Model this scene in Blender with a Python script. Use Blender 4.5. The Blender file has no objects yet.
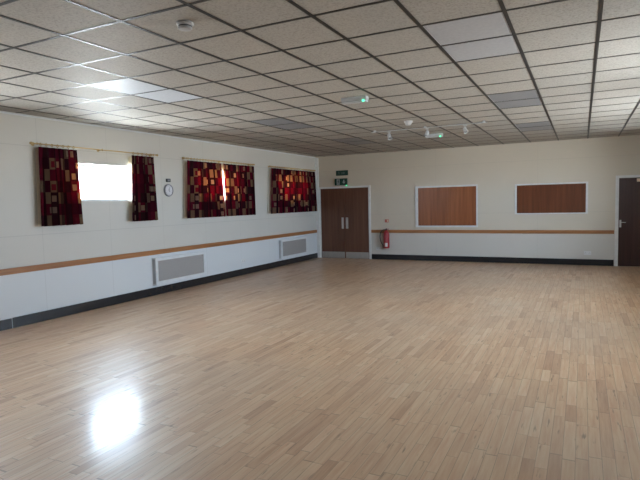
import bpy, bmesh, math, random
from mathutils import Vector, Matrix
random.seed(7)
C = bpy.context.scene.collection
PI = math.pi

# ------------------------------------------------------------------ dimensions (metres)
W, LEN, H = 8.5, 17.7, 2.90            # room: x 0..W, y -LEN..0 (y=0 is the far wall), z 0..H
WIN_C = (-7.57, -4.505, -1.44)         # window centres along the side walls
WIN_HALF, WIN_Z0, WIN_Z1 = 0.74, 1.70, 2.28
LEFT_EXTRA = (-10.635,)                # a further left window, outside the frame
TH = 0.26                              # wall thickness

# ------------------------------------------------------------------ node helpers
def new_mat(name):
    m = bpy.data.materials.new(name); m.use_nodes = True
    nt = m.node_tree
    for n in list(nt.nodes): nt.nodes.remove(n)
    out = nt.nodes.new('ShaderNodeOutputMaterial')
    return m, nt, out

class G:
    """tiny node-graph builder"""
    def __init__(s, nt): s.nt = nt
    def n(s, t, **kw):
        x = s.nt.nodes.new(t)
        for k, v in kw.items(): setattr(x, k, v)
        return x
    def set(s, sock, v):
        if hasattr(v, 'is_output') or isinstance(v, bpy.types.NodeSocket): s.nt.links.new(v, sock)
        elif v is not None: sock.default_value = v
    def m(s, op, a, b=None, c=None):
        x = s.n('ShaderNodeMath', operation=op)
        s.set(x.inputs[0], a)
        if b is not None: s.set(x.inputs[1], b)
        if c is not None: s.set(x.inputs[2], c)
        return x.outputs[0]
    def comb(s, x, y, z=0.0):
        k = s.n('ShaderNodeCombineXYZ')
        s.set(k.inputs[0], x); s.set(k.inputs[1], y); s.set(k.inputs[2], z)
        return k.outputs[0]
    def white(s, vec):
        k = s.n('ShaderNodeTexWhiteNoise', noise_dimensions='3D'); s.set(k.inputs['Vector'], vec)
        return k.outputs['Value']
    def noise(s, vec, scale, detail=3.0, rough=0.55):
        k = s.n('ShaderNodeTexNoise'); s.set(k.inputs['Vector'], vec)
        k.inputs['Scale'].default_value = scale; k.inputs['Detail'].default_value = detail
        k.inputs['Roughness'].default_value = rough
        return k.outputs[0]
    def ramp(s, fac, stops, interp='LINEAR'):
        k = s.n('ShaderNodeValToRGB'); cr = k.color_ramp; cr.interpolation = interp
        while len(cr.elements) < len(stops): cr.elements.new(0.5)
        for e, (p, c) in zip(cr.elements, stops):
            e.position = p; e.color = (*c, 1.0)
        s.set(k.inputs[0], fac)
        return k.outputs[0]
    def mix(s, fac, a, b, blend='MIX'):
        k = s.n('ShaderNodeMix', data_type='RGBA', blend_type=blend)
        s.set(k.inputs[0], fac)
        s.set(k.inputs[6], (*a, 1.0) if isinstance(a, tuple) else a)
        s.set(k.inputs[7], (*b, 1.0) if isinstance(b, tuple) else b)
        return k.outputs[2]
    def obj(s):
        k = s.n('ShaderNodeTexCoord'); x = s.n('ShaderNodeSeparateXYZ')
        s.nt.links.new(k.outputs['Object'], x.inputs[0])
        return k.outputs['Object'], x.outputs[0], x.outputs[1], x.outputs[2]
    def scaled(s, vec, sc):
        k = s.n('ShaderNodeMapping'); s.set(k.inputs[0], vec); k.inputs['Scale'].default_value = sc
        return k.outputs[0]
    def bump(s, h, strength=0.2, dist=0.01):
        k = s.n('ShaderNodeBump'); s.set(k.inputs['Height'], h)
        k.inputs['Strength'].default_value = strength; k.inputs['Distance'].default_value = dist
        return k.outputs[0]
    def bsdf(s, out, color, rough=0.6, metal=0.0, spec=0.5, normal=None, coat=0.0, coat_rough=0.1, emit=None, estr=0.0):
        b = s.n('ShaderNodeBsdfPrincipled')
        s.set(b.inputs['Base Color'], (*color, 1.0) if isinstance(color, tuple) else color)
        s.set(b.inputs['Roughness'], rough); b.inputs['Metallic'].default_value = metal
        b.inputs['Specular IOR Level'].default_value = spec
        if normal is not None: s.set(b.inputs['Normal'], normal)
        b.inputs['Coat Weight'].default_value = coat; b.inputs['Coat Roughness'].default_value = coat_rough
        if emit: b.inputs['Emission Color'].default_value = (*emit, 1); b.inputs['Emission Strength'].default_value = estr
        if out is not None: s.nt.links.new(b.outputs[0], out.inputs[0])
        return b

def simple(name, col, rough=0.5, metal=0.0, spec=0.5, var=0.06, scale=12.0, emit=None, estr=0.0):
    """plain procedural material: colour with a slight noise variation"""
    m, nt, out = new_mat(name); g = G(nt)
    vec, x, y, z = g.obj()
    f = g.noise(vec, scale, 3)
    lo = tuple(max(0, c * (1 - var)) for c in col); hi = tuple(min(1, c * (1 + var)) for c in col)
    g.bsdf(out, g.ramp(f, [(0.3, lo), (0.7, hi)]), rough, metal, spec, emit=emit, estr=estr)
    return m

# ------------------------------------------------------------------ materials
def mat_floor():
    m, nt, out = new_mat('strip_wood_floor'); g = G(nt)
    vec, x, y, z = g.obj()
    bw = 0.072
    u = g.m('DIVIDE', x, bw); i = g.m('FLOOR', u); fu = g.m('FRACT', u)
    off = g.white(g.comb(i, 3.7, 1.1))
    v = g.m('ADD', g.m('DIVIDE', y, 0.5), g.m('MULTIPLY', off, 9.0))
    # irregular board lengths
    v = g.m('ADD', v, g.m('MULTIPLY', g.m('SINE', g.m('ADD', g.m('MULTIPLY', v, 2.1), g.m('MULTIPLY', off, 40.0))), 0.28))
    j = g.m('FLOOR', v); fv = g.m('FRACT', v)
    r = g.white(g.comb(i, j, 0.0)); r2 = g.white(g.comb(i, j, 5.0))
    base = g.ramp(r, [(0.0, FLOOR_COLS[0]), (0.13, FLOOR_COLS[1]), (0.45, FLOOR_COLS[2]), (0.8, FLOOR_COLS[3]), (1.0, FLOOR_COLS[4])])
    shift = g.m('MULTIPLY', r2, 20.0)
    gv = g.comb(g.m('MULTIPLY', x, 38.0), g.m('ADD', g.m('MULTIPLY', y, 2.4), shift), shift)
    grain = g.noise(gv, 1.0, 4, 0.6)
    col = g.mix(0.6, base, g.ramp(grain, [(0.3, (0.36, 0.32, 0.27)), (0.65, (0.62, 0.6, 0.58))]), 'OVERLAY')
    knot = g.noise(g.comb(g.m('MULTIPLY', x, 40.0), g.m('MULTIPLY', y, 5.0), shift), 1.0, 2, 0.5)
    kf = g.ramp(knot, [(0.65, (0, 0, 0)), (0.76, (1, 1, 1))])
    col = g.mix(g.m('MULTIPLY', kf, 0.7), col, (0.16, 0.09, 0.055))
    # seams
    e1 = g.m('LESS_THAN', fu, 0.045); e2 = g.m('LESS_THAN', fv, 0.010)
    seam = g.m('MAXIMUM', e1, e2)
    col = g.mix(g.m('MULTIPLY', seam, 0.5), col, (0.12, 0.075, 0.05))
    # slow wear patches
    wear = g.noise(vec, 0.55, 3)
    col = g.mix(g.ramp(wear, [(0.35, (0, 0, 0)), (0.7, (0.35, 0.35, 0.35))]), col, (0.46, 0.38, 0.30))
    rough = g.m('ADD', 0.36, g.m('MULTIPLY', g.noise(vec, 2.2, 4), 0.14))
    tilt = g.m('MULTIPLY', g.m('SUBTRACT', r2, 0.5), g.m('SUBTRACT', fu, 0.5))
    hgt = g.m('ADD', g.m('MULTIPLY', seam, -0.25), g.m('ADD', g.m('MULTIPLY', tilt, 0.22), g.m('MULTIPLY', grain, 0.06)))
    b = g.bsdf(out, col, rough, 0, 0.45, g.bump(hgt, 0.3, 0.003), coat=0.30, coat_rough=0.17)
    nt.links.new(g.bump(hgt, 0.2, 0.003), b.inputs['Coat Normal'])
    return m

FLOOR_COLS = [(0.53, 0.315, 0.19), (0.635, 0.405, 0.25), (0.665, 0.44, 0.275), (0.69, 0.465, 0.295), (0.735, 0.52, 0.345)]

def mat_wall(name, axis, offs, base=(0.64, 0.575, 0.475), span=1.2, js=0.2, dado=(0.645, 0.62, 0.575)):
    """painted wall boards: joints every 1.2 m across, at 1.22 and 2.46 m up"""
    m, nt, out = new_mat(name); g = G(nt)
    vec, x, y, z = g.obj()
    a = (x, y)[axis]
    fa = g.m('FRACT', g.m('DIVIDE', g.m('SUBTRACT', a, offs), span))
    jv = g.m('LESS_THAN', fa, 0.0072 / span)
    jh1 = g.m('COMPARE', z, 1.235, 0.005); jh2 = g.m('COMPARE', z, 2.475, 0.005)
    j = g.m('MAXIMUM', jv, g.m('MAXIMUM', jh1, jh2))
    blot = g.noise(vec, 0.9, 4)
    col = g.ramp(blot, [(0.3, tuple(c * 0.96 for c in base)), (0.7, base)])
    low = g.ramp(blot, [(0.3, tuple(c * 0.97 for c in dado)), (0.7, dado)])
    col = g.mix(g.m('LESS_THAN', z, 0.772), col, low)
    col = g.mix(g.m('MULTIPLY', j, js), col, (0.22, 0.21, 0.2))
    fine = g.noise(vec, 160.0, 2)
    hgt = g.m('ADD', g.m('MULTIPLY', fine, 0.25), g.m('MULTIPLY', j, -0.8))
    g.bsdf(out, col, 0.55, 0, 0.35, g.bump(hgt, 0.12, 0.004))
    return m

def mat_tile():
    m, nt, out = new_mat('mineral_fibre_tile'); g = G(nt)
    vec, x, y, z = g.obj()
    i = g.m('FLOOR', g.m('DIVIDE', g.m('SUBTRACT', x, GX0), GDX)); j = g.m('FLOOR', g.m('DIVIDE', g.m('SUBTRACT', y, GY0), GDY))
    r = g.white(g.comb(i, j, 2.0))
    sp = g.noise(vec, 55.0, 4, 0.7)
    col = g.ramp(sp, [(0.30, (0.27, 0.247, 0.215)), (0.50, (0.425, 0.395, 0.35)), (0.75, (0.49, 0.455, 0.41))])
    col = g.mix(g.m('MULTIPLY', r, 0.22), col, (0.46, 0.42, 0.37))
    g.bsdf(out, col, 0.62, 0, 0.1, g.bump(sp, 0.15, 0.003))
    return m

def mat_wood(name, c0, c1, axis=0, scale=1.0, rough=0.35, coat=0.0, spec=0.4):
    """grain runs along axis"""
    m, nt, out = new_mat(name); g = G(nt)
    vec, x, y, z = g.obj()
    sc = [26.0 * scale] * 3; sc[axis] = 1.3 * scale
    n1 = g.noise(g.scaled(vec, tuple(sc)), 1.0, 5, 0.65)
    sc2 = [7.0 * scale] * 3; sc2[axis] = 0.6 * scale
    n2 = g.noise(g.scaled(vec, tuple(sc2)), 1.0, 2)
    f = g.m('ADD', g.m('MULTIPLY', n1, 0.6), g.m('MULTIPLY', n2, 0.4))
    col = g.ramp(f, [(0.32, c0), (0.66, c1)])
    g.bsdf(out, col, rough, 0, spec, g.bump(n1, 0.05, 0.002), coat=coat, coat_rough=0.15)
    return m

def mat_curtain(name='patchwork_curtain_cloth', TRANS=1.5):
    """patchwork of maroon, wine, olive tan and brown rectangles with small inset blocks; thin, lets daylight through"""
    m, nt, out = new_mat(name); g = G(nt)
    uv = g.n('ShaderNodeUVMap', uv_map='cloth'); sp = g.n('ShaderNodeSeparateXYZ')
    nt.links.new(uv.outputs[0], sp.inputs[0])
    u, v = sp.outputs[0], sp.outputs[1]
    cu = g.m('DIVIDE', u, 0.155); cv = g.m('DIVIDE', v, 0.163)
    i = g.m('FLOOR', cu); j = g.m('FLOOR', cv); fu = g.m('FRACT', cu); fv = g.m('FRACT', cv)
    par = g.m('MODULO', g.m('ADD', g.m('ADD', i, j), 200.0), 2.0)
    r = g.white(g.comb(i, j, 0.0)); r2 = g.white(g.comb(i, j, 4.0))
    # odd cells: tan family, even cells: red family; some swapped
    reds = g.ramp(r, [(0.0, (0.085, 0.010, 0.022)), (0.35, (0.15, 0.012, 0.028)), (0.62, (0.055, 0.014, 0.02)), (0.82, (0.18, 0.014, 0.028))], 'CONSTANT')
    tans = g.ramp(r, [(0.0, (0.25, 0.165, 0.10)), (0.24, (0.11, 0.012, 0.024)), (0.44, (0.18, 0.115, 0.075)), (0.58, (0.06, 0.02, 0.022)), (0.72, (0.15, 0.014, 0.026)), (0.88, (0.26, 0.165, 0.095))], 'CONSTANT')
    odd = g.m('GREATER_THAN', par, 0.5)
    col = g.mix(odd, reds, tans)
    inx = g.m('COMPARE', fu, 0.5, 0.2); iny = g.m('COMPARE', fv, 0.55, 0.27)
    ins = g.m('MULTIPLY', g.m('MULTIPLY', inx, iny), g.m('GREATER_THAN', r2, 0.75))
    insc = g.ramp(r, [(0.0, (0.33, 0.225, 0.14)), (0.5, (0.30, 0.21, 0.15)), (0.8, (0.22, 0.02, 0.035))], 'CONSTANT')
    col = g.mix(ins, col, insc)
    fold_shade = g.m('GREATER_THAN', fu, 0.74)  # dark band in each cell stands in for shade between the folds
    col = g.mix(fold_shade, col, g.mix(0.72, col, (0.03, 0.010, 0.013)))
    weave = g.noise(g.comb(g.m('MULTIPLY', u, 400.0), g.m('MULTIPLY', v, 400.0)), 1.0, 2)
    col = g.mix(0.25, col, g.ramp(weave, [(0.3, (0.25, 0.25, 0.25)), (0.7, (0.75, 0.75, 0.75))]), 'OVERLAY')
    d = g.n('ShaderNodeBsdfDiffuse'); nt.links.new(col, d.inputs[0])
    t = g.n('ShaderNodeBsdfTranslucent')
    col0 = col
    col = g.mix(1.0, col, (0.40, 0.40, 0.44), 'MULTIPLY')
    nt.links.new(col, d.inputs[0])
    sq = g.mix(1.0, col0, col0, 'MULTIPLY')
    tc = g.mix(1.0, sq, (TRANS, TRANS * 0.68, TRANS * 0.45), 'MULTIPLY')
    nt.links.new(tc, t.inputs[0])
    a = g.n('ShaderNodeAddShader')
    nt.links.new(d.outputs[0], a.inputs[0]); nt.links.new(t.outputs[0], a.inputs[1])
    nt.links.new(a.outputs[0], out.inputs[0])
    return m


def mat_glass():
    m, nt, out = new_mat('clear_window_glass'); g = G(nt)
    tr = g.n('ShaderNodeBsdfTransparent'); tr.inputs[0].default_value = (0.97, 0.985, 0.98, 1)
    gl = g.n('ShaderNodeBsdfGlossy'); gl.inputs['Roughness'].default_value = 0.02
    mx = g.n('ShaderNodeMixShader'); lw = g.n('ShaderNodeLayerWeight'); lw.inputs[0].default_value = 0.5
    nt.links.new(g.m('ADD', 0.03, g.m('MULTIPLY', g.m('POWER', lw.outputs['Facing'], 4.0), 0.5)), mx.inputs[0]); nt.links.new(tr.outputs[0], mx.inputs[1]); nt.links.new(gl.outputs[0], mx.inputs[2])
    nt.links.new(mx.outputs[0], out.inputs[0])
    return m

GX0, GDX, GY0, GDY = 3.942, 0.6045, -11.273, 0.6

M_FLOOR = mat_floor()
M_WALL_L = mat_wall('painted_board_side_wall', 1, -7.405, (0.63, 0.605, 0.555), dado=(0.71, 0.732, 0.748))
M_WALL_B = mat_wall('painted_board_end_wall', 0, 3.47, span=2.44, js=0.13)
M_TILE = mat_tile()
M_GRID = simple('dark_ceiling_bar', (0.022, 0.019, 0.017), 0.42, 0.0, 0.35)
M_WHITE = simple('white_gloss_paint', (0.71, 0.71, 0.70), 0.3)
M_CASING = simple('white_enamel_steel', (0.72, 0.74, 0.76), 0.35)
M_ANGLE = simple('pale_wall_angle', (0.66, 0.67, 0.68), 0.3)
M_RAIL = mat_wood('pine_rail', (0.25, 0.095, 0.034), (0.46, 0.21, 0.083), 0, 1.0, 0.35)
M_RAIL_Y = mat_wood('pine_rail_side', (0.25, 0.095, 0.034), (0.46, 0.21, 0.083), 1, 1.0, 0.35)
M_SKIRT = simple('black_gloss_skirting', (0.018, 0.018, 0.021), 0.25)
M_DOOR = mat_wood('dark_veneer_door', (0.095, 0.040, 0.025), (0.17, 0.074, 0.044), 2, 0.8, 0.32)
M_DOOR2 = mat_wood('darker_veneer_door', (0.035, 0.015, 0.013), (0.065, 0.028, 0.022), 2, 0.8, 0.35)
M_HATCH = mat_wood('varnished_hatch_ply', (0.19, 0.060, 0.022), (0.36, 0.122, 0.045), 2, 0.8, 0.28)
M_HATCH2 = mat_wood('dark_hatch_ply', (0.098, 0.029, 0.012), (0.18, 0.058, 0.023), 2, 0.8, 0.3)
M_STEEL = simple('brushed_steel', (0.60, 0.60, 0.59), 0.38, 0.85)
M_KICK = simple('brushed_kick_plate', (0.50, 0.485, 0.46), 0.42, 0.6)
M_BRASS = simple('aged_brass', (0.52, 0.36, 0.16), 0.35, 0.7)
M_CURT = mat_curtain()
M_CURT_B = mat_curtain('bunched_curtain_cloth', 0.4)
M_GLASS = mat_glass()
def mat_lining():
    m, nt, out = new_mat('cream_curtain_lining'); g = G(nt)
    vec, x, y, z = g.obj(); n = g.noise(vec, 60.0, 2)
    d = g.n('ShaderNodeBsdfDiffuse'); t = g.n('ShaderNodeBsdfTranslucent'); a = g.n('ShaderNodeAddShader')
    nt.links.new(g.ramp(n, [(0.3, (0.55, 0.52, 0.45)), (0.7, (0.60, 0.57, 0.50))]), d.inputs[0])
    t.inputs[0].default_value = (0.24, 0.215, 0.17, 1)
    nt.links.new(d.outputs[0], a.inputs[0]); nt.links.new(t.outputs[0], a.inputs[1]); nt.links.new(a.outputs[0], out.inputs[0])
    return m
M_LINING = mat_lining()
M_BLACK = simple('black_plastic', (0.02, 0.02, 0.022), 0.4)
M_DARK = simple('dark_recess', (0.09, 0.09, 0.095), 0.6)
M_RED = simple('extinguisher_red', (0.32, 0.018, 0.025), 0.28)
M_PAPER = simple('white_label', (0.75, 0.75, 0.73), 0.6)
M_PALERED = simple('call_point_red', (0.50, 0.10, 0.075), 0.45)
M_GREEN = simple('sign_green', (0.008, 0.05, 0.032), 0.45)
M_GREEN2 = simple('faded_sign_green', (0.018, 0.055, 0.042), 0.5)
M_SIGNW = simple('sign_white', (0.36, 0.39, 0.39), 0.5)
M_SIGNDIM = simple('sign_dim_print', (0.10, 0.15, 0.14), 0.5)
M_PLASTIC = simple('white_plastic', (0.72, 0.72, 0.72), 0.35)
M_GREYPL = simple('grey_plastic', (0.24, 0.24, 0.26), 0.4)
M_FIT = simple('grey_white_fitting', (0.45, 0.45, 0.455), 0.4)
M_FACE = simple('clock_face_white', (0.66, 0.66, 0.70), 0.5)
M_LED = simple('green_indicator_light', (0.1, 0.9, 0.4), 0.4, emit=(0.08, 1.0, 0.42), estr=0.9)
M_GRILLE_END = simple('shaded_end_panel', (0.42, 0.43, 0.45), 0.5)  # greyer than the casing: shade of the side face put into the colour
M_CREAM = simple('cream_plate', (0.75, 0.58, 0.42), 0.5)
M_BIRD = simple('dark_soffit', (0.3, 0.3, 0.3), 0.8)

def mat_grille():
    m, nt, out = new_mat('perforated_grille'); g = G(nt)
    vec, x, y, z = g.obj()
    a = g.m('SUBTRACT', g.m('FRACT', g.m('DIVIDE', y, 0.014)), 0.5)
    b = g.m('SUBTRACT', g.m('FRACT', g.m('DIVIDE', z, 0.014)), 0.5)
    d = g.m('SQRT', g.m('ADD', g.m('MULTIPLY', a, a), g.m('MULTIPLY', b, b)))
    hole = g.m('LESS_THAN', d, 0.33)
    col = g.mix(hole, (0.50, 0.475, 0.455), (0.14, 0.13, 0.13))
    g.bsdf(out, col, 0.5, 0.1, 0.4, g.bump(hole, -0.3, 0.002))
    return m
M_GRILLE = mat_grille()

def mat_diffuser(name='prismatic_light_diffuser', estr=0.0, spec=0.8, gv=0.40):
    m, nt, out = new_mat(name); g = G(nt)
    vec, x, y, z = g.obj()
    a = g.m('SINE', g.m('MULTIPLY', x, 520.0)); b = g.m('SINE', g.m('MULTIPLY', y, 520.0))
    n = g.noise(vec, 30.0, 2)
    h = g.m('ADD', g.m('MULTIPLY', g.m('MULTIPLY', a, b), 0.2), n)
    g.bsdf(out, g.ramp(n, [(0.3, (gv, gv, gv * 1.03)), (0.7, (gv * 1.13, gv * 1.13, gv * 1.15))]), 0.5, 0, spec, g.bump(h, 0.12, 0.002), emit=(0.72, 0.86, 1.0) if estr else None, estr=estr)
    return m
M_DIFF = mat_diffuser()
M_DIFF_DARK = mat_diffuser('dim_reflection_diffuser', 0.0, 0.5, 0.22)  # far panels: dimmer reflected light put into a darker base grey
M_DIFF_GLOW = mat_diffuser('glowing_light_diffuser', 0.065, 0.15)  # faint bluish emission added to make up the panel's reflected window brightness

# ------------------------------------------------------------------ mesh helpers
def bm_new(): return bmesh.new()

def add_box(bm, lo, hi, bevel=0.0):
    x0, y0, z0 = lo; x1, y1, z1 = hi
    t = bmesh.new()
    bmesh.ops.create_cube(t, size=1.0)
    for v in t.verts:
        v.co = Vector(((x0 + x1) / 2 + v.co.x * (x1 - x0), (y0 + y1) / 2 + v.co.y * (y1 - y0), (z0 + z1) / 2 + v.co.z * (z1 - z0)))
    if bevel > 0:
        bmesh.ops.bevel(t, geom=list(t.edges), offset=bevel, segments=2, affect='EDGES', profile=0.7)
    merge(bm, t)

def merge(bm, t, mat=None):
    if mat is not None: bmesh.ops.transform(t, matrix=mat, verts=t.verts)
    me = bpy.data.meshes.new('tmp'); t.to_mesh(me); t.free(); bm.from_mesh(me); bpy.data.meshes.remove(me)

def add_cyl(bm, p0, p1, r0, r1=None, seg=16):
    r1 = r0 if r1 is None else r1
    p0, p1 = Vector(p0), Vector(p1); d = p1 - p0
    t = bmesh.new()
    bmesh.ops.create_cone(t, cap_ends=True, segments=seg, radius1=r0, radius2=r1, depth=d.length)
    q = Vector((0, 0, 1)).rotation_difference(d.normalized()).to_matrix().to_4x4()
    merge(bm, t, Matrix.Translation((p0 + p1) / 2) @ q)

def add_lathe(bm, profile, origin=(0, 0, 0), axis=(0, 0, 1), seg=24):
    """profile: list of (radius, height) along the axis"""
    t = bmesh.new(); rings = []
    for r, h in profile:
        rings.append([t.verts.new((max(r, 1e-5) * math.cos(2 * PI * k / seg), max(r, 1e-5) * math.sin(2 * PI * k / seg), h)) for k in range(seg)])
    for a, b in zip(rings, rings[1:]):
        for k in range(seg): t.faces.new((a[k], a[(k + 1) % seg], b[(k + 1) % seg], b[k]))
    t.faces.new(list(reversed(rings[0]))); t.faces.new(rings[-1])
    q = Vector((0, 0, 1)).rotation_difference(Vector(axis).normalized()).to_matrix().to_4x4()
    merge(bm, t, Matrix.Translation(origin) @ q)

def add_sphere(bm, c, r, sc=(1, 1, 1), seg=16):
    t = bmesh.new(); bmesh.ops.create_uvsphere(t, u_segments=seg, v_segments=seg // 2, radius=r)
    merge(bm, t, Matrix.Translation(c) @ Matrix.Diagonal((*sc, 1)))

def add_torus(bm, c, R, r, axis=(0, 1, 0), seg=16, sub=8):
    t = bmesh.new(); rings = []
    for k in range(seg):
        a = 2 * PI * k / seg
        rings.append([t.verts.new(((R + r * math.cos(b)) * math.cos(a), (R + r * math.cos(b)) * math.sin(a), r * math.sin(b))) for b in [2 * PI * q / sub for q in range(sub)]])
    for k in range(seg):
        A, B = rings[k], rings[(k + 1) % seg]
        for q in range(sub): t.faces.new((A[q], B[q], B[(q + 1) % sub], A[(q + 1) % sub]))
    q = Vector((0, 0, 1)).rotation_difference(Vector(axis).normalized()).to_matrix().to_4x4()
    merge(bm, t, Matrix.Translation(c) @ q)

def add_tube(bm, pts, r, seg=10):
    pts = [Vector(p) for p in pts]; t = bmesh.new(); rings = []; up = Vector((0, 1, 0))
    for k, p in enumerate(pts):
        d = (pts[min(k + 1, len(pts) - 1)] - pts[max(k - 1, 0)]).normalized()
        a = d.cross(up)
        if a.length < 1e-3: a = d.cross(Vector((1, 0, 0)))
        a.normalize(); b = d.cross(a).normalized()
        rings.append([t.verts.new(p + a * r * math.cos(2 * PI * q / seg) + b * r * math.sin(2 * PI * q / seg)) for q in range(seg)])
    for A, B in zip(rings, rings[1:]):
        for q in range(seg): t.faces.new((A[q], A[(q + 1) % seg], B[(q + 1) % seg], B[q]))
    t.faces.new(rings[0]); t.faces.new(list(reversed(rings[-1])))
    merge(bm, t)

def add_poly(bm, pts, y, depth):
    """extruded outline in the x-z plane, front face at y, body going back by depth (towards +y)"""
    t = bmesh.new()
    f = [t.verts.new((p[0], y, p[1])) for p in pts]; b = [t.verts.new((p[0], y + depth, p[1])) for p in pts]
    t.faces.new(f); t.faces.new(list(reversed(b)))
    for k in range(len(pts)):
        n = (k + 1) % len(pts); t.faces.new((f[k], b[k], b[n], f[n]))
    merge(bm, t)

def obj(name, bm, mat, parent=None, smooth=False, loc=None):
    bmesh.ops.recalc_face_normals(bm, faces=bm.faces)
    me = bpy.data.meshes.new(name); bm.to_mesh(me); bm.free()
    me.materials.append(mat)
    if smooth:
        for p in me.polygons: p.use_smooth = True
        try: me.set_sharp_from_angle(angle=math.radians(38))
        except Exception: pass
    o = bpy.data.objects.new(name, me); C.objects.link(o)
    if parent is not None: o.parent = parent
    if loc is not None: o.location = loc
    return o

def tag(o, label, cat=None, group=None, kind=None):
    o['label'] = label
    if cat: o['category'] = cat
    if group: o['group'] = group
    if kind: o['kind'] = kind
    return o

def thing(name, label, cat, loc, rotz=0.0, group=None, kind=None):
    o = bpy.data.objects.new(name, None); C.objects.link(o)
    o.empty_display_size = 0.1
    o.location = loc; o.rotation_euler = (0, 0, rotz)
    return tag(o, label, cat, group, kind)

def dup(root, loc, label, group=None):
    r = root.copy(); C.objects.link(r); r.location = loc; r['label'] = label
    if group: r['group'] = group
    for ch in list(root.children):
        c = ch.copy(); C.objects.link(c); c.parent = r
        for gch in list(ch.children):
            d = gch.copy(); C.objects.link(d); d.parent = c
    return r

def struct(name, bm, mat, label, cat, parent=None):
    o = obj(name, bm, mat, parent)
    if parent is None: tag(o, label, cat, kind='structure')
    return o

# ------------------------------------------------------------------ room shell
bm = bm_new(); add_box(bm, (-TH, -LEN - TH, -0.12), (W + TH, TH, 0.0))
struct('floor', bm, M_FLOOR, 'pale narrow strip wood floor of the hall with a satin sheen', 'floor')

def side_wall(bm, x0, x1, openings, z0=0.0, z1=H + 0.14):
    """wall slab between x0 and x1 along y with rectangular openings, one closed mesh of blocks"""
    ys = [-LEN - TH, TH]; 
    for c, hw in openings: ys += [c - hw, c + hw]
    ys.sort()
    for a, b in zip(ys, ys[1:]):
        mid = (a + b) / 2
        if any(abs(mid - c) < hw for c, hw in openings):
            add_box(bm, (x0, a, z0), (x1, b, WIN_Z0)); add_box(bm, (x0, a, WIN_Z1), (x1, b, z1))
        else: add_box(bm, (x0, a, z0), (x1, b, z1))

bm = bm_new(); side_wall(bm, -TH, 0.0, [(c, WIN_HALF) for c in LEFT_EXTRA + WIN_C])
struct('wall_left', bm, M_WALL_L, 'long cream boarded wall with the three curtained windows', 'wall')
RIGHT_C = ((-7.57, WIN_HALF), (-4.505, WIN_HALF), (-2.2, 0.25))  # last, narrow window is added, sized for the light on the end wall
bm = bm_new(); side_wall(bm, W, W + TH, RIGHT_C)
struct('wall_right', bm, M_WALL_L, 'long cream wall out of frame on the right with windows', 'wall')
# far wall: two door openings and two hatch openings left solid behind their boards
bm = bm_new(); add_box(bm, (0.0, 0.0, 0.0), (W, TH, H + 0.14))
struct('wall_back', bm, M_WALL_B, 'cream boarded far wall with doors and serving hatches', 'wall')
bm = bm_new(); add_box(bm, (0.0, -LEN - TH, 0.0), (W, -LEN, H + 0.14))
struct('wall_front', bm, M_WALL_B, 'cream wall behind the camera', 'wall')

# ---- ceiling: tiles in a bar grid, with openings for the recessed lights
I0, I1, J0, J1 = -7, 8, -11, 19
light_cells = set(); LIGHTS = []
for i in (-3, 3):
    for j in (-7, -2, 3, 8, 13):
        LIGHTS.append((i, j)); light_cells |= {(i, j), (i, j + 1)}
def gx(i): return min(max(GX0 + i * GDX, 0.0), W)
def gy(j): return min(max(GY0 + j * GDY, -LEN), 0.0)
bm = bm_new()
ZT = H + 0.004
for i in range(I0, I1):
    for j in range(J0, J1):
        if (i, j) in light_cells: continue
        xa, xb, ya, yb = gx(i), gx(i + 1), gy(j), gy(j + 1)
        if xb - xa < 1e-4 or yb - ya < 1e-4: continue
        add_box(bm, (xa, ya, ZT), (xb, yb, ZT + 0.015))
ceil = struct('ceiling', bm, M_TILE, 'suspended ceiling of speckled grey tiles in a dark bar grid', 'ceiling')
bm = bm_new()
for i in range(I0 + 1, I1):
    x = gx(i); add_box(bm, (x - 0.0145, -LEN, H), (x + 0.0145, 0.0, ZT - 0.0005))
obj('main_bar', bm, M_GRID, ceil)
bm = bm_new()
for j in range(J0 + 1, J1):
    y = gy(j); add_box(bm, (0.0, y - 0.0140, H + 0.001), (W, y + 0.0140, ZT - 0.0008))
obj('cross_bar', bm, M_GRID, ceil)
bm = bm_new(); add_box(bm, (-TH, -LEN - TH, H + 0.14), (W + TH, TH, H + 0.26))
struct('trim_5', bm, M_BIRD, 'roof deck hidden above the ceiling tiles', 'roof deck')

def ceiling_light(dm):
    t = thing('ceiling_light', '', 'ceiling light', (0, 0, H), 0, 'recessed ceiling lights')
    w, l = GDX - 0.030, 2 * GDY - 0.028
    bm = bm_new()
    add_box(bm, (-w / 2, -l / 2, 0.10), (w / 2, l / 2, 0.108))
    for s in (-1, 1):
        add_box(bm, (s * w / 2 - 0.004, -l / 2, 0.004), (s * w / 2 + 0.004, l / 2, 0.10))
        add_box(bm, (-w / 2, s * l / 2 - 0.004, 0.004), (w / 2, s * l / 2 + 0.004, 0.10))
    obj('housing', bm, M_CASING, t)
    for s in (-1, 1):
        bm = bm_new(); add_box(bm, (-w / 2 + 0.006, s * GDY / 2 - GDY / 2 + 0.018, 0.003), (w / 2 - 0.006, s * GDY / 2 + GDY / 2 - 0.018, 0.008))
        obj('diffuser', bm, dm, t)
    return t
LL = {(-3, 3): 'bright bluish ceiling light panel in the left part, nearest the open window',
      (3, 3): 'large pale unlit ceiling light panel top right of centre, nearest of the right row',
      (3, 8): 'grey unlit ceiling light panel, middle one of the right row',
      (3, 13): 'dark unlit ceiling light panel, farthest of the right row near the end wall',
      (-3, 8): 'dark unlit ceiling light panel above the middle curtains, middle of the left row',
      (-3, 13): 'dark unlit ceiling light panel in front of the double doors, farthest of the left row'}
first = None
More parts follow.
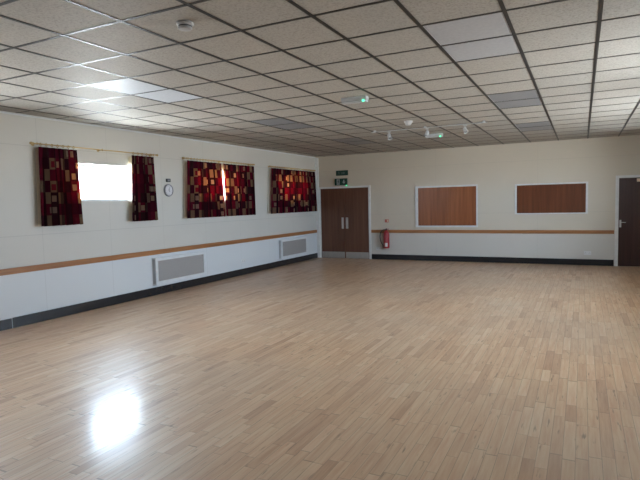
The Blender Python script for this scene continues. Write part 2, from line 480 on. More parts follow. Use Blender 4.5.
for (i, j) in LIGHTS:
    if (i, j) not in LL: 
        continue
    loc = (GX0 + (i + 0.5) * GDX, GY0 + (j + 1) * GDY, H)
    if (i, j) == (-3, 3): o = ceiling_light(M_DIFF_GLOW); o.location = loc; o['label'] = LL[(i, j)]
    elif (i, j) == (3, 3): o = ceiling_light(M_DIFF); o.location = loc; o['label'] = LL[(i, j)]
    elif first is None:
        first = ceiling_light(M_DIFF_DARK); first.location = loc; first['label'] = LL[(i, j)]
    else: dup(first, loc, LL[(i, j)])
# the four light openings behind the camera are closed with plain tiles
bm = bm_new()
for (i, j) in LIGHTS:
    if (i, j) in LL: continue
    add_box(bm, (gx(i), gy(j), ZT), (gx(i + 1), gy(j + 2), ZT + 0.015))
obj('blank_tile', bm, M_TILE, ceil)

# ---- trims
bm = bm_new(); add_box(bm, (0.0005, -LEN + 0.001, H - 0.026), (0.022, -0.001, H - 0.008))
struct('trim_1', bm, M_ANGLE, 'thin pale edge trim where the ceiling meets the left wall', 'trim')
bm = bm_new(); add_box(bm, (0.0005, -LEN + 0.001, 0.730), (0.024, -0.052, 0.814), 0.004)
struct('trim_2', bm, M_RAIL_Y, 'pine protective rail along the left wall', 'wall rail')
bm = bm_new(); add_box(bm, (1.682, -0.024, 0.730), (7.515, -0.0005, 0.814), 0.004)
struct('trim_3', bm, M_RAIL, 'pine protective rail along the far wall', 'wall rail')
bm = bm_new(); add_box(bm, (0.0005, -0.050, 0.002), (0.105, -0.0205, H - 0.03), 0.004)
struct('trim_4', bm, M_WHITE, 'white upright corner boxing beside the double doors', 'trim')
bm = bm_new(); add_box(bm, (0.0005, -9.12, 0.001), (0.019, -0.052, 0.142), 0.003)
add_box(bm, (0.0005, -LEN + 0.001, 0.001), (0.015, -9.135, 0.138), 0.003)
struct('baseboard_left', bm, M_SKIRT, 'black skirting board along the left wall', 'skirting board')
bm = bm_new(); add_box(bm, (1.682, -0.019, 0.001), (7.515, -0.0005, 0.142), 0.003)
struct('baseboard_back', bm, M_SKIRT, 'black skirting board along the far wall', 'skirting board')

# ------------------------------------------------------------------ windows
def window(n, c, side, a=WIN_HALF):
    x = -0.11 if side < 0 else W + 0.11
    t = thing('window_%d' % n, ('white framed window in the left wall, ' if side < 0 else 'white framed window in the right wall, ') +
              {1: 'open and bright between parted curtains', 2: 'behind the middle pair of curtains', 3: 'behind the curtains beside the double doors', 9: 'outside the frame on the near side'}.get(n, 'outside the frame, window %s from the far end' % ('first', 'second', 'third', 'fourth', 'fifth')[(n - 4) % 5]), 'window', (x, c, WIN_Z0), 0, kind='structure')
    h = WIN_Z1 - WIN_Z0; f = 0.045
    bm = bm_new()
    add_box(bm, (-0.03, -a, 0), (0.03, a, f)); add_box(bm, (-0.03, -a, h - f), (0.03, a, h))
    for yy in (-a, a - f): add_box(bm, (-0.03, yy, f), (0.03, yy + f, h - f))
    obj('window_frame', bm, M_WHITE, t)
    bm = bm_new(); add_box(bm, (-0.004, -a + f, f), (0.004, a - f, h - f)); obj('pane', bm, M_GLASS, t)
    if side < 0:
        bm = bm_new(); add_box(bm, (0.03, -a + 0.002, 0.0005), (0.135, a - 0.002, 0.016), 0.003); obj('window_sill', bm, M_WHITE, t)
for k, c in enumerate(WIN_C): window(k + 1, c, -1)
window(9, LEFT_EXTRA[0], -1)
for k, (c, hw) in enumerate(reversed(RIGHT_C)): window(k + 4, c, 1, hw)

# ------------------------------------------------------------------ curtain rods and curtains
def rod(c, label):
    t = thing('curtain_rod', label, 'curtain rod', (0, c, 2.503), 0, 'brass curtain rods on the left wall')
    bm = bm_new(); add_cyl(bm, (0.10, -1.15, 0), (0.10, 1.15, 0), 0.008, seg=12); obj('pole', bm, M_BRASS, t, True)
    for s in (-1, 1):
        bm = bm_new(); add_lathe(bm, [(0.009, 0), (0.014, 0.004), (0.014, 0.012), (0.010, 0.016), (0.019, 0.03), (0.021, 0.04), (0.015, 0.054), (0.004, 0.06)], (0.10, s * 1.15, 0), (0, s, 0), 14)
        obj('finial', bm, M_BRASS, t, True)
    for yy in (-1.10, 0.0, 1.10):
        bm = bm_new(); add_cyl(bm, (0.0, yy, 0), (0.008, yy, 0), 0.024, seg=14); add_cyl(bm, (0.008, yy, 0), (0.093, yy, 0), 0.007, seg=10)
        add_torus(bm, (0.10, yy, 0), 0.014, 0.004, (0, 1, 0)); obj('bracket', bm, M_BRASS, t, True)
    return t
RODS = [rod(WIN_C[0], 'thin brass curtain rod over the open bright window'),
    rod(WIN_C[1], 'thin brass curtain rod over the closed middle pair of curtains'),
    rod(WIN_C[2], 'thin brass curtain rod over the closed curtains beside the double doors')]

CURTAIN_SPANS = []
def curtain(yt0, yt1, yb0, yb1, label, seed, nf, full=1.75, ztop=2.462, zbot=1.352, base=0.112, cloth=None):
    """gathered curtain: yt0..yt1 at the heading, yb0..yb1 at the hem; nf folds"""
    rnd = random.Random(seed)
    NU, NV = nf * 14, 26
    ph = [rnd.uniform(-0.6, 0.6) for _ in range(nf + 2)]; am = [rnd.uniform(0.7, 1.2) for _ in range(nf + 2)]
    bm = bm_new(); uvl = bm.loops.layers.uv.new('cloth')
    grid = []; uvs = {}; pos = []
    ulen = (yt1 - yt0) * full; u0 = rnd.uniform(0, 3) if seed % 2 else 0.0
    u0 = round(u0 / 0.15) * 0.15
    for a in range(NU + 1):
        s = a / NU; row = []
        k = min(int(s * nf), nf - 1); w = s * nf - k
        A = am[k] * (1 - w) + am[k + 1] * w; P = ph[k] * (1 - w) + ph[k + 1] * w
        for b in range(NV + 1):
            v = b / NV; z = ztop + (zbot - ztop) * v
            yt = yt0 + (yt1 - yt0) * s; yb = yb0 + (yb1 - yb0) * s
            y = yt + (yb - yt) * v
            dev = 0.35 + 0.65 * min(1, v * 2.2)
            dev *= min(1.0, 0.15 + min(s, 1 - s) * nf * 1.2)
            ang = 2 * PI * nf * s + P * (0.3 + 0.7 * v)
            x = base + 0.046 * A * dev * math.copysign(abs(math.sin(ang)) ** 0.8, math.sin(ang)) + 0.006 * (1 - min(1, v * 6)) * math.sin(ang * 3)
            y += 0.012 * A * dev * math.sin(2 * ang)
            zz = z + (0.004 * math.sin(ang) if b == NV else 0)
            vert = bm.verts.new((x, y, zz)); uvs[vert] = [0.0, (ztop - z) + 0.02]; row.append(vert)
        grid.append(row)
    arc = u0; mid = (NV * 2) // 3
    for a in range(NU + 1):
        if a: arc += (grid[a][mid].co - grid[a - 1][mid].co).length
        for b in range(NV + 1): uvs[grid[a][b]][0] = arc
    for a in range(NU):
        for b in range(NV):
            bm.faces.new((grid[a][b], grid[a + 1][b], grid[a + 1][b + 1], grid[a][b + 1]))
    for f in bm.faces:
        for l in f.loops: l[uvl].uv = uvs[l.vert]
    yc = (yt0 + yt1) / 2
    t = thing('curtain', label, 'curtain', (0, yc, 2.503), 0, 'patchwork curtains on the left wall')
    bmesh.ops.translate(bm, verts=bm.verts, vec=(0, -yc, -2.503))
    bl = bm_new(); NL = nf * 6; cols = []
    for a in range(NL + 1):
        q = a / NL
        cols.append([bl.verts.new((base - 0.072 + 0.007 * math.sin(2 * PI * nf * q * 0.7 + seed), yt0 + (yt1 - yt0) * q + (yb0 - yt0 + (yb1 - yb0 - yt1 + yt0) * q) * v - yc, ztop - 0.02 + (zbot + 0.015 - ztop + 0.02) * v - 2.503)) for v in (0, 0.25, 0.5, 0.75, 1.0)])
    for ca, cb in zip(cols, cols[1:]):
        for b in range(4): bl.faces.new((ca[b], cb[b], cb[b + 1], ca[b + 1]))
    obj('lining', bl, M_LINING, t, True)
    obj('curtain_cloth', bm, cloth or M_CURT, t, True)
    CURTAIN_SPANS.append((yt0, yt1))
    return t
curtain(-8.665, -8.045, -8.695, -8.005, 'patchwork curtain left of the open bright window, leftmost of all', 2, 6, cloth=M_CURT_B)
curtain(-6.985, -6.485, -7.045, -6.447, 'narrow patchwork curtain right of the open window, beside the wall clock', 5, 5, cloth=M_CURT_B)
curtain(-5.612, -4.552, -5.675, -4.468, 'patchwork curtain right of the clock, left half of the middle closed pair', 4, 9)
curtain(-4.492, -3.335, -4.440, -3.326, 'patchwork curtain right of the thin bright gap, right half of the middle closed pair', 7, 9)
curtain(-2.590, -1.380, -2.672, -1.380, 'patchwork curtain, left half of the closed pair nearest the double doors', 6, 9)
curtain(-1.396, -0.272, -1.405, -0.185, 'patchwork curtain nearest the corner, right half of the pair by the double doors', 9, 9)

for k, (ya, yb) in enumerate(CURTAIN_SPANS):
    nr = max(5, int((yb - ya) / 0.085))
    for r in range(nr):
        yy = ya + (yb - ya) * (r + 0.5) / nr - WIN_C[k // 2]
        b2 = bm_new(); add_torus(b2, (0.10, yy, -0.006), 0.0195, 0.0042, (0, 1, 0), 14, 6)
        add_cyl(b2, (0.10, yy, -0.026), (0.10, yy, -0.0395), 0.0025, seg=6)
        obj('curtain_ring', b2, M_BRASS, RODS[k // 2], True)

# ------------------------------------------------------------------ convector heaters
def heater(y0, label):
    w, z0, z1, d = 1.40, 0.185, 0.672, 0.083
    t = thing('wall_heater', label, 'heater', (0, y0, 0), 0, 'wall heaters on the left wall')
    bm = bm_new()
    gy0, gy1, gz0, gz1 = 0.055, w - 0.085, 0.245, 0.625
    add_box(bm, (0.0005, 0, z0), (d - 0.012, w, z1))
    add_box(bm, (d - 0.012, 0, z0), (d, gy0, z1)); add_box(bm, (d - 0.012, gy1, z0), (d, w, z1))
    add_box(bm, (d - 0.012, gy0, z0), (d, gy1, gz0)); add_box(bm, (d - 0.012, gy0, gz1), (d, gy1, z1))
    obj('casing', bm, M_CASING, t)
    bm = bm_new(); add_box(bm, (d - 0.0115, gy0 + 0.001, gz0 + 0.001), (d - 0.005, gy1 - 0.001, gz1 - 0.001)); obj('grille', bm, M_GRILLE, t)
    bm = bm_new()
    for zz in (gz0 - 0.004, gz1 - 0.006): add_box(bm, (d + 0.0003, gy0 - 0.01, zz), (d + 0.006, gy1 + 0.01, zz + 0.01))
    for yy in (gy0 - 0.01, gy1): add_box(bm, (d + 0.0003, yy, gz0 + 0.006), (d + 0.006, yy + 0.01, gz1 - 0.006))
    obj('grille_frame', bm, M_WHITE, t)
    bm = bm_new(); add_box(bm, (0.010, -0.004, z0 + 0.02), (0.065, -0.0003, z1 - 0.02)); obj('end_shade_panel', bm, M_GRILLE_END, t)  # thin grey sheet painting the shade on the near side
    return t
heater(-6.523, 'white wall heater with grey grille on the left wall, nearer and larger looking one')
heater(-2.170, 'white wall heater with grey grille on the left wall, farther one near the corner')

# ------------------------------------------------------------------ clock and sensor box
t = thing('wall_clock', 'round grey rimmed wall clock between the curtains', 'clock', (0, -6.045, 1.888))
bm = bm_new(); add_lathe(bm, [(0.100, 0.0005), (0.114, 0.004), (0.116, 0.022), (0.110, 0.034), (0.098, 0.036), (0.096, 0.024)], (0, 0, 0), (1, 0, 0), 40); obj('rim', bm, M_GREYPL, t, True)
bm = bm_new(); add_cyl(bm, (0.0245, 0, 0), (0.0265, 0, 0), 0.0955, seg=40); obj('face', bm, M_FACE, t)
for k in range(12):
    bm = bm_new(); a = k * PI / 6; l = 0.016 if k % 3 == 0 else 0.009
    tb = bmesh.new(); bmesh.ops.create_cube(tb, size=1.0)
    merge(bm, tb, Matrix.Rotation(a, 4, 'X') @ Matrix.Translation((0.0272, 0, 0.085 - l / 2)) @ Matrix.Diagonal((0.001, 0.004, l, 1)))
    obj('hour_mark', bm, M_BLACK, t)
def hand(nm, l, w, a, x):
    b = bm_new(); tb = bmesh.new(); bmesh.ops.create_cube(tb, size=1.0)
    merge(b, tb, Matrix.Rotation(a, 4, 'X') @ Matrix.Translation((x, 0, l / 2 - 0.012)) @ Matrix.Diagonal((0.0015, w, l, 1))); obj(nm, b, M_BLACK, t)
hand('hour_hand', 0.055, 0.007, math.radians(-150), 0.0285); hand('minute_hand', 0.082, 0.005, math.radians(-20), 0.0305)

t = thing('wall_sensor', 'small black box on the wall directly above the clock', 'sensor', (0, -6.04, 2.072))
bm = bm_new(); add_box(bm, (0.0005, -0.050, -0.030), (0.028, 0.050, 0.030), 0.004); obj('case', bm, M_BLACK, t)
bm = bm_new(); add_box(bm, (0.0285, -0.030, -0.016), (0.031, 0.030, 0.016), 0.001); obj('lens', bm, M_GREYPL, t)

# ------------------------------------------------------------------ sockets
def socket(loc, rot, label):
    t = thing('power_socket', label, 'power socket', loc, rot, 'white double power sockets')   # front faces local -y
    bm = bm_new(); add_box(bm, (-0.073, -0.012, -0.043), (0.073, -0.0005, 0.043), 0.003); obj('faceplate', bm, M_PLASTIC, t)
    for s in (-1, 1):
        bm = bm_new(); add_box(bm, (s * 0.012 - 0.006, -0.0155, 0.012), (s * 0.012 + 0.006, -0.0125, 0.030), 0.001); obj('switch', bm, M_PAPER, t)
        bm = bm_new(); xo = s * 0.040
        add_box(bm, (xo - 0.003, -0.0128, 0.004), (xo + 0.003, -0.0122, 0.013))
        for q in (-1, 1): add_box(bm, (xo + q * 0.011 - 0.004, -0.0128, -0.016), (xo + q * 0.011 + 0.004, -0.0122, -0.011))
        obj('socket_hole', bm, M_BLACK, t)
    return t
socket((0, -3.741, 0.314), PI / 2, 'white double power socket low on the left wall between the heaters')
socket((1.885, 0, 0.300), 0, 'white double power socket under the fire extinguisher hose by the double doors')
socket((6.987, 0, 0.285), 0, 'white double power socket low on the far wall near the right door')

# ------------------------------------------------------------------ doors
d1 = thing('door_1', 'dark brown double doors in the far corner with steel plates', 'door', (0.89, 0, 0), 0, kind='structure')
bm = bm_new()
x0, x1, zt = -0.745, 0.722, 1.985
add_box(bm, (x0 - 0.045, -0.020, 0.001), (x0, -0.0005, zt + 0.05), 0.003); add_box(bm, (x1, -0.030, 0.001), (x1 + 0.058, -0.0005, zt + 0.05), 0.004)
add_box(bm, (x0, -0.030, zt), (x1, -0.0005, zt + 0.05), 0.004)
obj('door_frame', bm, M_WHITE, d1)
def leaf(xa, xb, px0, px1, zz):
    bm = bm_new(); add_box(bm, (xa, -0.020, 0.006), (xb, -0.0006, zt - 0.004), 0.002); lf = obj('door_leaf', bm, M_DOOR, d1)
    bm = bm_new(); add_box(bm, (xa + 0.015, -0.0225, 0.012), (xb - 0.012, -0.0202, 0.185)); obj('kick_plate', bm, M_KICK, lf)
    bm = bm_new(); add_box(bm, (px0, -0.0225, zz), (px1, -0.0202, zz + 0.315), 0.001); obj('push_plate', bm, M_STEEL, lf)
    return lf
leaf(x0 + 0.003, -0.003, -0.098, -0.034, 0.845); leaf(0.003, x1 - 0.003, 0.032, 0.105, 0.845)

d2 = thing('door_2', 'very dark brown single door at the right end of the far wall', 'door', (7.6, 0, 0), 0, kind='structure')
bm = bm_new()
add_box(bm, (-0.070, -0.030, 0.001), (-0.005, -0.0005, 2.035), 0.004); add_box(bm, (0.795, -0.030, 0.001), (0.86, -0.0005, 2.035), 0.004)
add_box(bm, (-0.005, -0.030, 1.98), (0.795, -0.0005, 2.035), 0.004); obj('door_frame', bm, M_WHITE, d2)
bm = bm_new(); add_box(bm, (-0.002, -0.020, 0.006), (0.792, -0.0006, 1.976), 0.002); lf = obj('door_leaf', bm, M_DOOR2, d2)
bm = bm_new(); add_box(bm, (0.014, -0.026, 0.88), (0.052, -0.0202, 1.045), 0.002); hd = obj('handle_plate', bm, M_STEEL, lf)
bm = bm_new(); add_cyl(bm, (0.033, -0.026, 0.992), (0.033, -0.062, 0.992), 0.009, seg=12); add_tube(bm, [(0.026, -0.060, 0.992), (0.07, -0.062, 0.992), (0.11, -0.062, 0.990), (0.135, -0.054, 0.988)], 0.008)
obj('lever', bm, M_STEEL, hd, True)
bm = bm_new(); add_box(bm, (0.335, -0.023, 1.885), (0.475, -0.0202, 1.955), 0.001); obj('notice_plate', bm, M_CREAM, lf)

# ------------------------------------------------------------------ serving hatches
t = thing('serving_hatch', 'brown double panel serving hatch in white frame, left and taller one', 'serving hatch', (3.735, 0, 0.88))
a0, a1, zb, zt2 = -0.80, 0.80, 0.0, 1.078
bm = bm_new(); fw = 0.062
add_box(bm, (a0, -0.026, zb), (a0 + fw + 0.01, -0.0005, zt2), 0.003); add_box(bm, (a1 - fw + 0.022, -0.026, zb), (a1, -0.0005, zt2), 0.003)
add_box(bm, (a0 + fw + 0.01, -0.026, zt2 - 0.045), (a1 - fw + 0.022, -0.0005, zt2), 0.003); add_box(bm, (a0 + fw + 0.01, -0.026, zb), (a1 - fw + 0.022, -0.0005, zb + 0.045), 0.003)
obj('frame', bm, M_WHITE, t)
bm = bm_new(); add_box(bm, (a0 + fw + 0.012, -0.014, zb + 0.047), (0.05, -0.0085, zt2 - 0.047), 0.001); obj('panel', bm, M_HATCH, t)
bm = bm_new(); add_box(bm, (-0.03, -0.0075, zb + 0.047), (a1 - fw + 0.020, -0.001, zt2 - 0.047), 0.001); obj('panel', bm, M_HATCH, t)
bm = bm_new(); add_box(bm, (0.036, -0.0185, zb + 0.047), (0.050, -0.0142, zt2 - 0.047), 0.001); obj('pull_strip', bm, M_HATCH, t)

t = thing('serving_hatch', 'dark brown shallow serving hatch in white frame, right one near the single door', 'serving hatch', (6.195, 0, 1.195))
a0, a1, zt2, fw = -0.79, 0.79, 0.730, 0.045
bm = bm_new()
add_box(bm, (a0, -0.026, 0), (a0 + fw, -0.0005, zt2), 0.003); add_box(bm, (a1 - fw, -0.026, 0), (a1, -0.0005, zt2), 0.003)
add_box(bm, (a0 + fw, -0.026, zt2 - 0.035), (a1 - fw, -0.0005, zt2), 0.003); add_box(bm, (a0 + fw, -0.026, 0), (a1 - fw, -0.0005, 0.025), 0.003)
obj('frame', bm, M_WHITE, t)
bm = bm_new(); add_box(bm, (a0 + fw + 0.002, -0.012, 0.027), (a1 - fw - 0.002, -0.001, zt2 - 0.037), 0.001); obj('panel', bm, M_HATCH2, t)

# ------------------------------------------------------------------ fire exit signs above the double doors
t = thing('exit_sign', 'narrow faded green exit sign, upper of two above the double doors', 'exit sign', (0.826, 0, 2.41))
bm = bm_new(); add_box(bm, (-0.185, -0.006, -0.072), (0.185, -0.0005, 0.072), 0.001); obj('panel', bm, M_GREEN2, t)
def running_man(bm, cx, cz, s, y, d):
    P = lambda pts: add_poly(bm, [(cx + px * s, cz + pz * s) for px, pz in pts], y, d)
    tb = bmesh.new(); bmesh.ops.create_circle(tb, cap_ends=True, segments=14, radius=0.12 * s); tb.free()
    add_cyl(bm, (cx + 0.10 * s, y + d, cz + 0.62 * s), (cx + 0.10 * s, y, cz + 0.62 * s), 0.13 * s, seg=14)
    P([(-0.06, 0.46), (0.16, 0.44), (0.10, 0.0), (-0.14, -0.02)])
    P([(-0.04, 0.46), (-0.02, 0.33), (-0.34, 0.20), (-0.44, 0.30)])
    P([(0.14, 0.44), (0.10, 0.30), (0.36, 0.12), (0.44, 0.22)])
    P([(0.10, 0.04), (-0.06, 0.0), (0.22, -0.30), (0.10, -0.66), (0.24, -0.70), (0.38, -0.26)])
    P([(-0.12, 0.02), (0.0, -0.06), (-0.22, -0.40), (-0.56, -0.46), (-0.56, -0.34), (-0.30, -0.28)])
bm = bm_new(); running_man(bm, -0.10, 0.0, 0.066, -0.0075, 0.0013); obj('running_figure', bm, M_SIGNDIM, t)
bm = bm_new(); add_poly(bm, [(-0.02, 0.012), (0.05, 0.012), (0.05, 0.036), (0.095, 0.0), (0.05, -0.036), (0.05, -0.012), (-0.02, -0.012)], -0.0075, 0.0013); obj('arrow', bm, M_SIGNDIM, t)

t = thing('exit_sign', 'green illuminated running man exit sign box, lower of two above the double doors', 'exit sign', (0.80, 0, 2.161))
bm = bm_new(); add_box(bm, (-0.188, -0.045, -0.094), (0.188, -0.0005, 0.094), 0.005); obj('light_box', bm, M_GREEN, t)
bm = bm_new(); add_box(bm, (-0.125, -0.0465, -0.078), (-0.030, -0.0452, 0.078)); obj('door_panel', bm, M_SIGNW, t)
bm = bm_new(); running_man(bm, -0.075, 0.0, 0.085, -0.0478, 0.0012); obj('running_figure', bm, M_GREEN, t)
bm = bm_new(); add_poly(bm, [(0.078, 0.055), (0.078, 0.0), (0.045, 0.0), (0.096, -0.055), (0.147, 0.0), (0.114, 0.0), (0.114, 0.055)], -0.0465, 0.0012); obj('arrow', bm, M_SIGNW, t)
bm = bm_new(); add_sphere(bm, (0.172, -0.044, -0.102), 0.017, seg=12); obj('indicator_light', bm, M_LED, t, True)

# ------------------------------------------------------------------ fire call point
t = thing('call_point', 'small red and white fire call point above the extinguisher', 'call point', (2.135, 0, 1.056))
bm = bm_new(); add_box(bm, (-0.052, -0.022, -0.042), (0.052, -0.0005, 0.042), 0.004); obj('box', bm, M_PALERED, t)
bm = bm_new(); add_box(bm, (0.010, -0.0245, -0.028), (0.044, -0.0223, 0.028), 0.001); obj('window', bm, M_CREAM, t)

# ------------------------------------------------------------------ fire extinguisher
t = thing('fire_extinguisher', 'red fire extinguisher with black hose hanging on the far wall', 'fire extinguisher', (2.152, -0.118, 0.32))
bm = bm_new(); add_lathe(bm, [(0.058, 0.0), (0.074, 0.006), (0.081, 0.02), (0.081, 0.385), (0.077, 0.415), (0.062, 0.448), (0.036, 0.470), (0.022, 0.478), (0.022, 0.492)], seg=28); obj('cylinder', bm, M_RED, t, True)
bm = bm_new(); add_lathe(bm, [(0.0815, 0.050), (0.0820, 0.051), (0.0820, 0.150), (0.0815, 0.151)], seg=28); 
for v in list(bm.verts):
    a = math.atan2(v.co.y, v.co.x)
    if not (-2.0 < a < -0.75): bm.verts.remove(v)
obj('instruction_label', bm, M_PAPER, t)
bm = bm_new(); add_lathe(bm, [(0.0815, 0.18), (0.0822, 0.181), (0.0822, 0.36), (0.0815, 0.361)], seg=28)
for v in list(bm.verts):
    a = math.atan2(v.co.y, v.co.x)
    if not (-2.4 < a < -0.75): bm.verts.remove(v)
obj('red_label', bm, simple('dark_red_label', (0.36, 0.05, 0.06), 0.5), t)
bm = bm_new(); add_lathe(bm, [(0.020, 0.490), (0.024, 0.494), (0.024, 0.516), (0.015, 0.522), (0.015, 0.535)], seg=16); add_box(bm, (-0.042, -0.014, 0.500), (0.0, 0.014, 0.515), 0.003); obj('valve', bm, M_BLACK, t, True)
bm = bm_new(); add_box(bm, (-0.018, -0.012, 0.532), (0.078, 0.012, 0.540), 0.002); add_box(bm, (0.012, -0.010, 0.506), (0.072, 0.010, 0.513), 0.002); obj('lever', bm, M_RED, t)
bm = bm_new()
pts = []
ctrl = [(-0.04, 0, 0.505), (-0.10, -0.005, 0.49), (-0.155, -0.008, 0.43), (-0.178, -0.008, 0.34), (-0.172, -0.008, 0.25), (-0.145, -0.01, 0.16), (-0.105, -0.012, 0.10), (-0.096, -0.012, 0.07)]
for k in range(len(ctrl) - 1):
    p0 = Vector(ctrl[max(k - 1, 0)]); p1 = Vector(ctrl[k]); p2 = Vector(ctrl[k + 1]); p3 = Vector(ctrl[min(k + 2, len(ctrl) - 1)])
    for q in range(5):
        s = q / 5; pts.append(0.5 * ((2 * p1) + (p2 - p0) * s + (2 * p0 - 5 * p1 + 4 * p2 - p3) * s * s + (3 * p1 - p0 - 3 * p2 + p3) * s ** 3))
pts.append(Vector(ctrl[-1])); add_tube(bm, pts, 0.0125); hose = obj('hose', bm, M_BLACK, t, True)
bm = bm_new(); add_cyl(bm, (-0.0965, -0.012, 0.075), (-0.094, -0.012, -0.002), 0.0145, 0.010, 12); obj('nozzle', bm, M_BLACK, hose, True)
bm = bm_new(); add_box(bm, (-0.02, 0.076, 0.25), (0.02, 0.0938, 0.46), 0.002); add_box(bm, (-0.03, 0.02, 0.496), (0.03, 0.1178, 0.502)); obj('wall_bracket', bm, M_BLACK, t)

# ------------------------------------------------------------------ ceiling fittings
t = thing('smoke_detector', 'round white smoke detector on the near ceiling tiles', 'smoke detector', (4.300, -10.42, H))
bm = bm_new(); add_lathe(bm, [(0.060, 0.003), (0.062, -0.010), (0.055, -0.018), (0.050, -0.020)], seg=28); obj('base_plate', bm, M_FIT, t, True)
bm = bm_new(); add_lathe(bm, [(0.047, -0.020), (0.047, -0.030)], seg=28); obj('vent_ring', bm, M_DARK, t, True)
bm = bm_new(); add_lathe(bm, [(0.050, -0.030), (0.051, -0.036), (0.044, -0.045), (0.020, -0.049), (0.001, -0.050)], seg=28); obj('cap', bm, M_FIT, t, True)

t = thing('dome_detector', 'small white dome detector on the ceiling above the spotlight track', 'smoke detector', (4.275, -4.95, H))
bm = bm_new(); add_lathe(bm, [(0.070, 0.003), (0.072, -0.012), (0.060, -0.022)], seg=24); obj('base_plate', bm, M_FIT, t, True)
bm = bm_new(); add_lathe(bm, [(0.058, -0.022), (0.052, -0.045), (0.034, -0.065), (0.001, -0.072)], seg=24); obj('dome', bm, M_FIT, t, True)

def emergency(loc, label):
    t = thing('emergency_light', label, 'emergency light', loc, 0, 'emergency lights with green indicators')
    bm = bm_new(); add_box(bm, (-0.180, -0.052, -0.036), (0.156, 0.052, 0.002), 0.004); obj('base_tray', bm, M_FIT, t)
    bm = bm_new(); add_box(bm, (-0.175, -0.047, -0.066), (0.150, 0.047, -0.037), 0.010); obj('lens_cover', bm, M_FIT, t)
    bm = bm_new(); add_sphere(bm, (0.125, -0.060, -0.060), 0.016, seg=12); obj('indicator_light', bm, M_LED, t, True)
    return t
emergency((4.300, -7.26, H + 0.001), 'nearer emergency ceiling light with a green indicator')
emergency((4.225, -3.02, H + 0.001), 'farther emergency ceiling light with green indicator, beyond the spotlight track')

t = thing('light_track', 'thin white ceiling track carrying three small spotlights', 'light track', (4.37, -4.25, H - 0.022))
bm = bm_new(); add_box(bm, (-1.02, -0.008, -0.014), (1.06, 0.008, -0.002), 0.002); obj('track_bar', bm, M_FIT, t)
for xx in (-0.95, 0.0, 1.0):
    bm = bm_new(); add_box(bm, (xx - 0.02, -0.012, -0.002), (xx + 0.02, 0.012, 0.021)); obj('mounting_clip', bm, M_FIT, t)
def spot(x, label, tilt, first=None):
    t = thing('spotlight', label, 'spotlight', (x, -4.25, H - 0.043), 0, 'white spotlights on the ceiling track')
    bm = bm_new(); add_box(bm, (-0.03, -0.012, -0.018), (0.03, 0.012, -0.0005), 0.002); add_cyl(bm, (0, 0, -0.018), (0, 0, -0.055), 0.007, seg=10); obj('stem', bm, M_FIT, t)
    bm = bm_new()
    ax = Vector((math.sin(tilt), -0.35, -math.cos(tilt))).normalized()
    add_lathe(bm, [(0.020, -0.045), (0.032, -0.035), (0.034, 0.02), (0.042, 0.055), (0.039, 0.056), (0.033, 0.03)], Vector((0, 0, -0.085)), ax, 18); hd = obj('lamp_head', bm, M_FIT, t, True)
    bm = bm_new(); add_lathe(bm, [(0.030, 0.032), (0.031, 0.036), (0.001, 0.040)], Vector((0, 0, -0.085)), ax, 18); obj('bulb', bm, M_GREYPL, hd, True)
spot(3.70, 'white track spotlight, leftmost of the three on the ceiling track', 0.4)
spot(4.40, 'white track spotlight, middle of the three on the ceiling track', -0.3)
spot(5.06, 'white track spotlight, rightmost of the three on the ceiling track', 0.5)

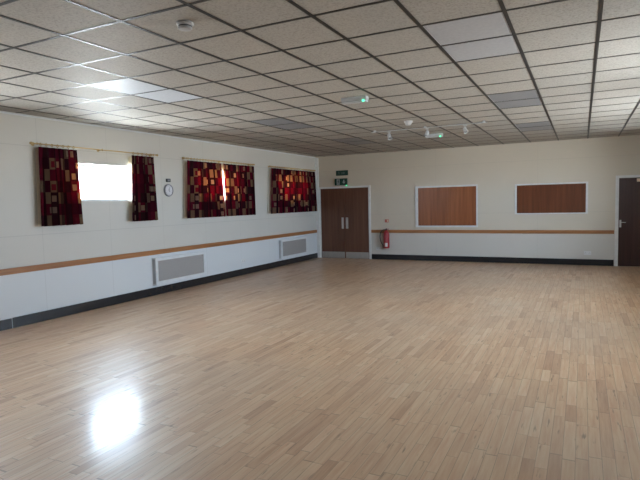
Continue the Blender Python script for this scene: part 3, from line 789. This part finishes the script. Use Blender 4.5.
# ------------------------------------------------------------------ daylight
wd = bpy.data.worlds.new('overcast_sky'); bpy.context.scene.world = wd; wd.use_nodes = True
nt = wd.node_tree
for n in list(nt.nodes): nt.nodes.remove(n)
g = G(nt); out = nt.nodes.new('ShaderNodeOutputWorld')
tc = g.n('ShaderNodeTexCoord'); sx = g.n('ShaderNodeSeparateXYZ'); nt.links.new(tc.outputs['Generated'], sx.inputs[0])
f = g.m('ADD', g.m('MULTIPLY', sx.outputs[2], 0.5), 0.5)
sky = g.ramp(f, [(0.0, (1.15, 1.22, 1.3)), (0.47, (1.45, 1.55, 1.65)), (0.53, (1.55, 1.92, 2.4)), (0.72, (1.2, 1.55, 2.0)), (0.9, (0.6, 0.75, 0.95)), (1.0, (0.5, 0.65, 0.85))])
bg = g.n('ShaderNodeBackground'); nt.links.new(sky, bg.inputs[0]); bg.inputs[1].default_value = 14.0
nt.links.new(bg.outputs[0], out.inputs[0])

def area(name, loc, rot, sx, sy, power=0.0, portal=False, col=(1, 1, 1)):
    l = bpy.data.lights.new(name, 'AREA'); l.shape = 'RECTANGLE'; l.size = sx; l.size_y = sy; l.energy = power; l.color = col
    if portal: l.cycles.is_portal = True
    o = bpy.data.objects.new(name, l); C.objects.link(o); o.location = loc; o.rotation_euler = rot
    return o
for c in LEFT_EXTRA + WIN_C: area('window_portal', (-TH - 0.01, c, (WIN_Z0 + WIN_Z1) / 2), (0, -PI / 2, 0), WIN_Z1 - WIN_Z0, 2 * WIN_HALF, 1, True)
for c, hw in RIGHT_C: area('window_portal', (W + TH + 0.01, c, (WIN_Z0 + WIN_Z1) / 2), (0, PI / 2, 0), WIN_Z1 - WIN_Z0, 2 * hw, 1, True)

# ------------------------------------------------------------------ camera
cd = bpy.data.cameras.new('camera'); cam = bpy.data.objects.new('camera', cd); C.objects.link(cam)
yaw, pit, roll = 0.46764, -0.07141, -0.02423
cam.location = (6.8613, -13.4244, 1.5889)
fw = Vector((-math.sin(yaw) * math.cos(pit), math.cos(yaw) * math.cos(pit), math.sin(pit)))
r = Vector((math.cos(yaw), math.sin(yaw), 0)); u = r.cross(fw)
r2 = r * math.cos(roll) + u * math.sin(roll); u2 = -r * math.sin(roll) + u * math.cos(roll)
cam.matrix_world = Matrix(((r2.x, u2.x, -fw.x, cam.location.x), (r2.y, u2.y, -fw.y, cam.location.y), (r2.z, u2.z, -fw.z, cam.location.z), (0, 0, 0, 1)))
cd.sensor_width = 36.0; cd.lens = 519.5 * 36.0 / 640.0; cd.clip_start = 0.05
bpy.context.scene.camera = cam
sc = bpy.context.scene
sc.view_settings.view_transform = 'Standard'; sc.view_settings.look = 'None'
sc.view_settings.exposure = 1.45
sc.cycles.max_bounces = 14; sc.cycles.diffuse_bounces = 8; sc.cycles.transparent_max_bounces = 12
sc.cycles.use_denoising = True
